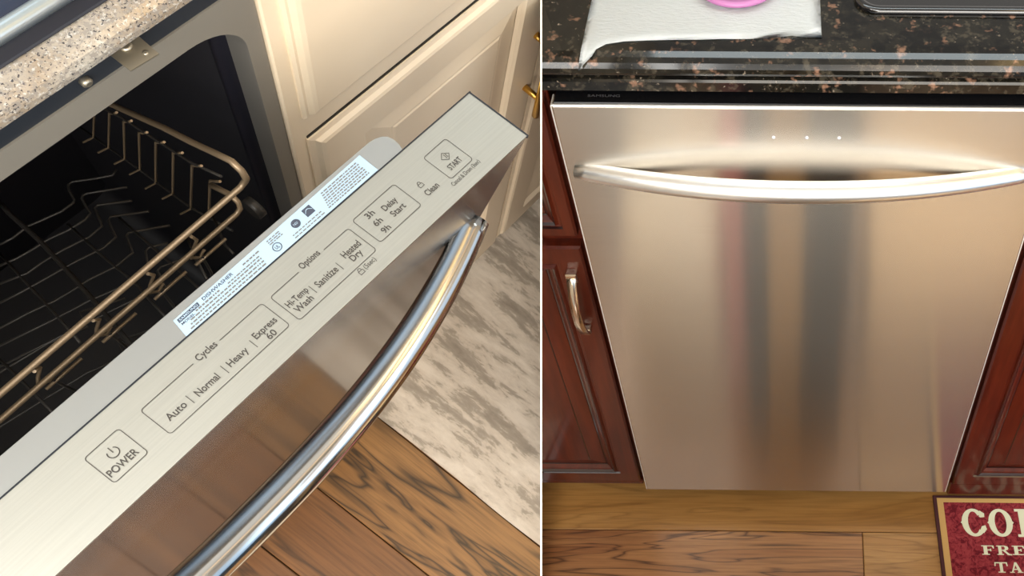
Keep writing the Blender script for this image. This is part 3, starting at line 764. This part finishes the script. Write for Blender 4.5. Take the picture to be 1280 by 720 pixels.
wire([(.1761, .0, -1.005), (.1761, .0634, -1.053), (.1761, .13, -1.067), (.1761, .22, -1.095)], .0012)
Ws = [
 [(.0411,.1579,-1.0743),(.0524,.155,-1.0731),(.0689,.1557,-1.0734),(.0816,.1512,-1.0715),(.0985,.1457,-1.0693),(.1114,.1455,-1.0692),(.1145,.1479,-1.0702),(.119,.1615,-1.0757),(.1226,.1676,-1.0782),(.1275,.1677,-1.0782),(.1432,.1535,-1.0725),(.1554,.144,-1.0686),(.1628,.1476,-1.0701)],
 [(.0263,.1375,-1.066),(.0404,.1325,-1.064),(.0562,.1295,-1.0627),(.071,.128,-1.0621),(.0876,.1224,-1.0598),(.1048,.1203,-1.059),(.1126,.1226,-1.0599),(.1194,.1435,-1.0684),(.1225,.1459,-1.0694),(.1266,.1448,-1.069),(.1542,.1211,-1.0593)],
 [(.0141,.1206,-1.0591),(.0357,.1111,-1.0553),(.0509,.1105,-1.055),(.0694,.1078,-1.0539),(.0943,.1009,-1.0511),(.1092,.1017,-1.0515),(.1119,.1066,-1.0534),(.119,.1246,-1.0608),(.1233,.1254,-1.0611),(.1455,.1044,-1.0526)],
 [(.0015,.1031,-1.052),(.0194,.098,-1.05),(.052,.0911,-1.0472),(.0659,.0884,-1.046),(.0945,.0803,-1.0428),(.1087,.0817,-1.0433),(.1168,.1022,-1.0516),(.1212,.1047,-1.0527),(.1465,.0816,-1.0433)],
 [(-.0322,.0856,-1.0449),(.0086,.0746,-1.0405),(.0312,.0668,-1.0373),(.0478,.0636,-1.036),(.0635,.0619,-1.0353),(.0867,.0545,-1.0323),(.1059,.0548,-1.0324),(.1153,.075,-1.0406),(.1188,.0764,-1.0412),(.1472,.053,-1.0317)],
 [(-.0426,.0709,-1.039),(.0174,.0515,-1.0311),(.0488,.0431,-1.0277),(.0731,.0334,-1.0238),(.101,.0273,-1.0213),(.1143,.0475,-1.0295),(.1184,.0481,-1.0297),(.132,.0381,-1.0257)],
 [(-.0553,.053,-1.0317),(.0131,.0316,-1.023),(.0488,.0204,-1.0185),(.0744,.0123,-1.0152),(.0976,.0005,-1.0104),(.1055,.0212,-1.0188),(.1109,.0219,-1.0191),(.1309,.0111,-1.0147)],
 [(.1251,.0974,-1.0497),(.1207,.045,-1.0285),(.1186,.0195,-1.0181),(.1161,-.0088,-1.0066),(.1127,-.0432,-.9927)],
 [(.0923,.1285,-1.0623),(.0875,.0774,-1.0416),(.085,.0251,-1.0204),(.0811,.0034,-1.0116),(.0756,-.0309,-.9977)],
 [(.0344,.1487,-1.0705),(.0295,.1116,-1.0555),(.023,.0589,-1.0341),(.0161,.0129,-1.0154)],
 [(.1783,.0305,-1.0226),(.1615,-.0055,-1.008),(.1594,-.019,-1.0025)], [(.1473,.03,-1.0224),(.1355,.0049,-1.0122),(.1257,-.0217,-1.0014)], [(.101,.0273,-1.0213),(.0938,.0017,-1.0109),(.0887,-.0183,-1.0028)]]
for W_ in Ws: wire(W_, .0013)
for k in range(4):      # further cross wires toward the left of the rack
    wire([(-.22, .06 - .05*k, -1.036 + .02*k), (-.10, .055 - .05*k, -1.034 + .02*k), (.0, .035 - .05*k, -1.025 + .02*k), (.03, .022 - .05*k, -1.02 + .02*k), (.036, .04 - .05*k, -1.027 + .02*k), (.07, .02 - .05*k, -1.019 + .02*k)], .0013)
    wire([(-.03 - .05*k, .12, -1.058), (-.036 - .05*k, .03, -1.022), (-.042 - .05*k, -.045, -.992)], .0013)
wire([(.0711,.1993,-1.0911),(.0684,.1815,-1.0838),(.0653,.1357,-1.0652),(.0591,.0915,-1.0473),(.051,.0402,-1.0265),(.0438,-.0027,-1.0091),(.036,-.045,-.992)], .0024)
for x in (.1193, .0787, .03, -.02):      # loops that tie the two front rails together
    wire([(x, -.056, -.812 - (.12 - x)*.08), (x + .004, -.052, -.835), (x - .002, -.05, -.851), (x - .006, -.05, -.862), (x + .0, -.05, -.872), (x + .006, -.05, -.866)], .0014, M['wire'])
    wire([(x - .006, -.05, -.880), (x + .026, -.05, -.8775)], .0015, M['wire'])
    wire([(x + .002, -.05, -.872), (x + .004, -.045, -.93), (x + .006, -.03, -1.0)], .0012)
wh = put('roller', MB().tube([(.186, -.0265, -.926), (.194, -.0265, -.926)], .011, 20), M['wire_shaded'], rk)
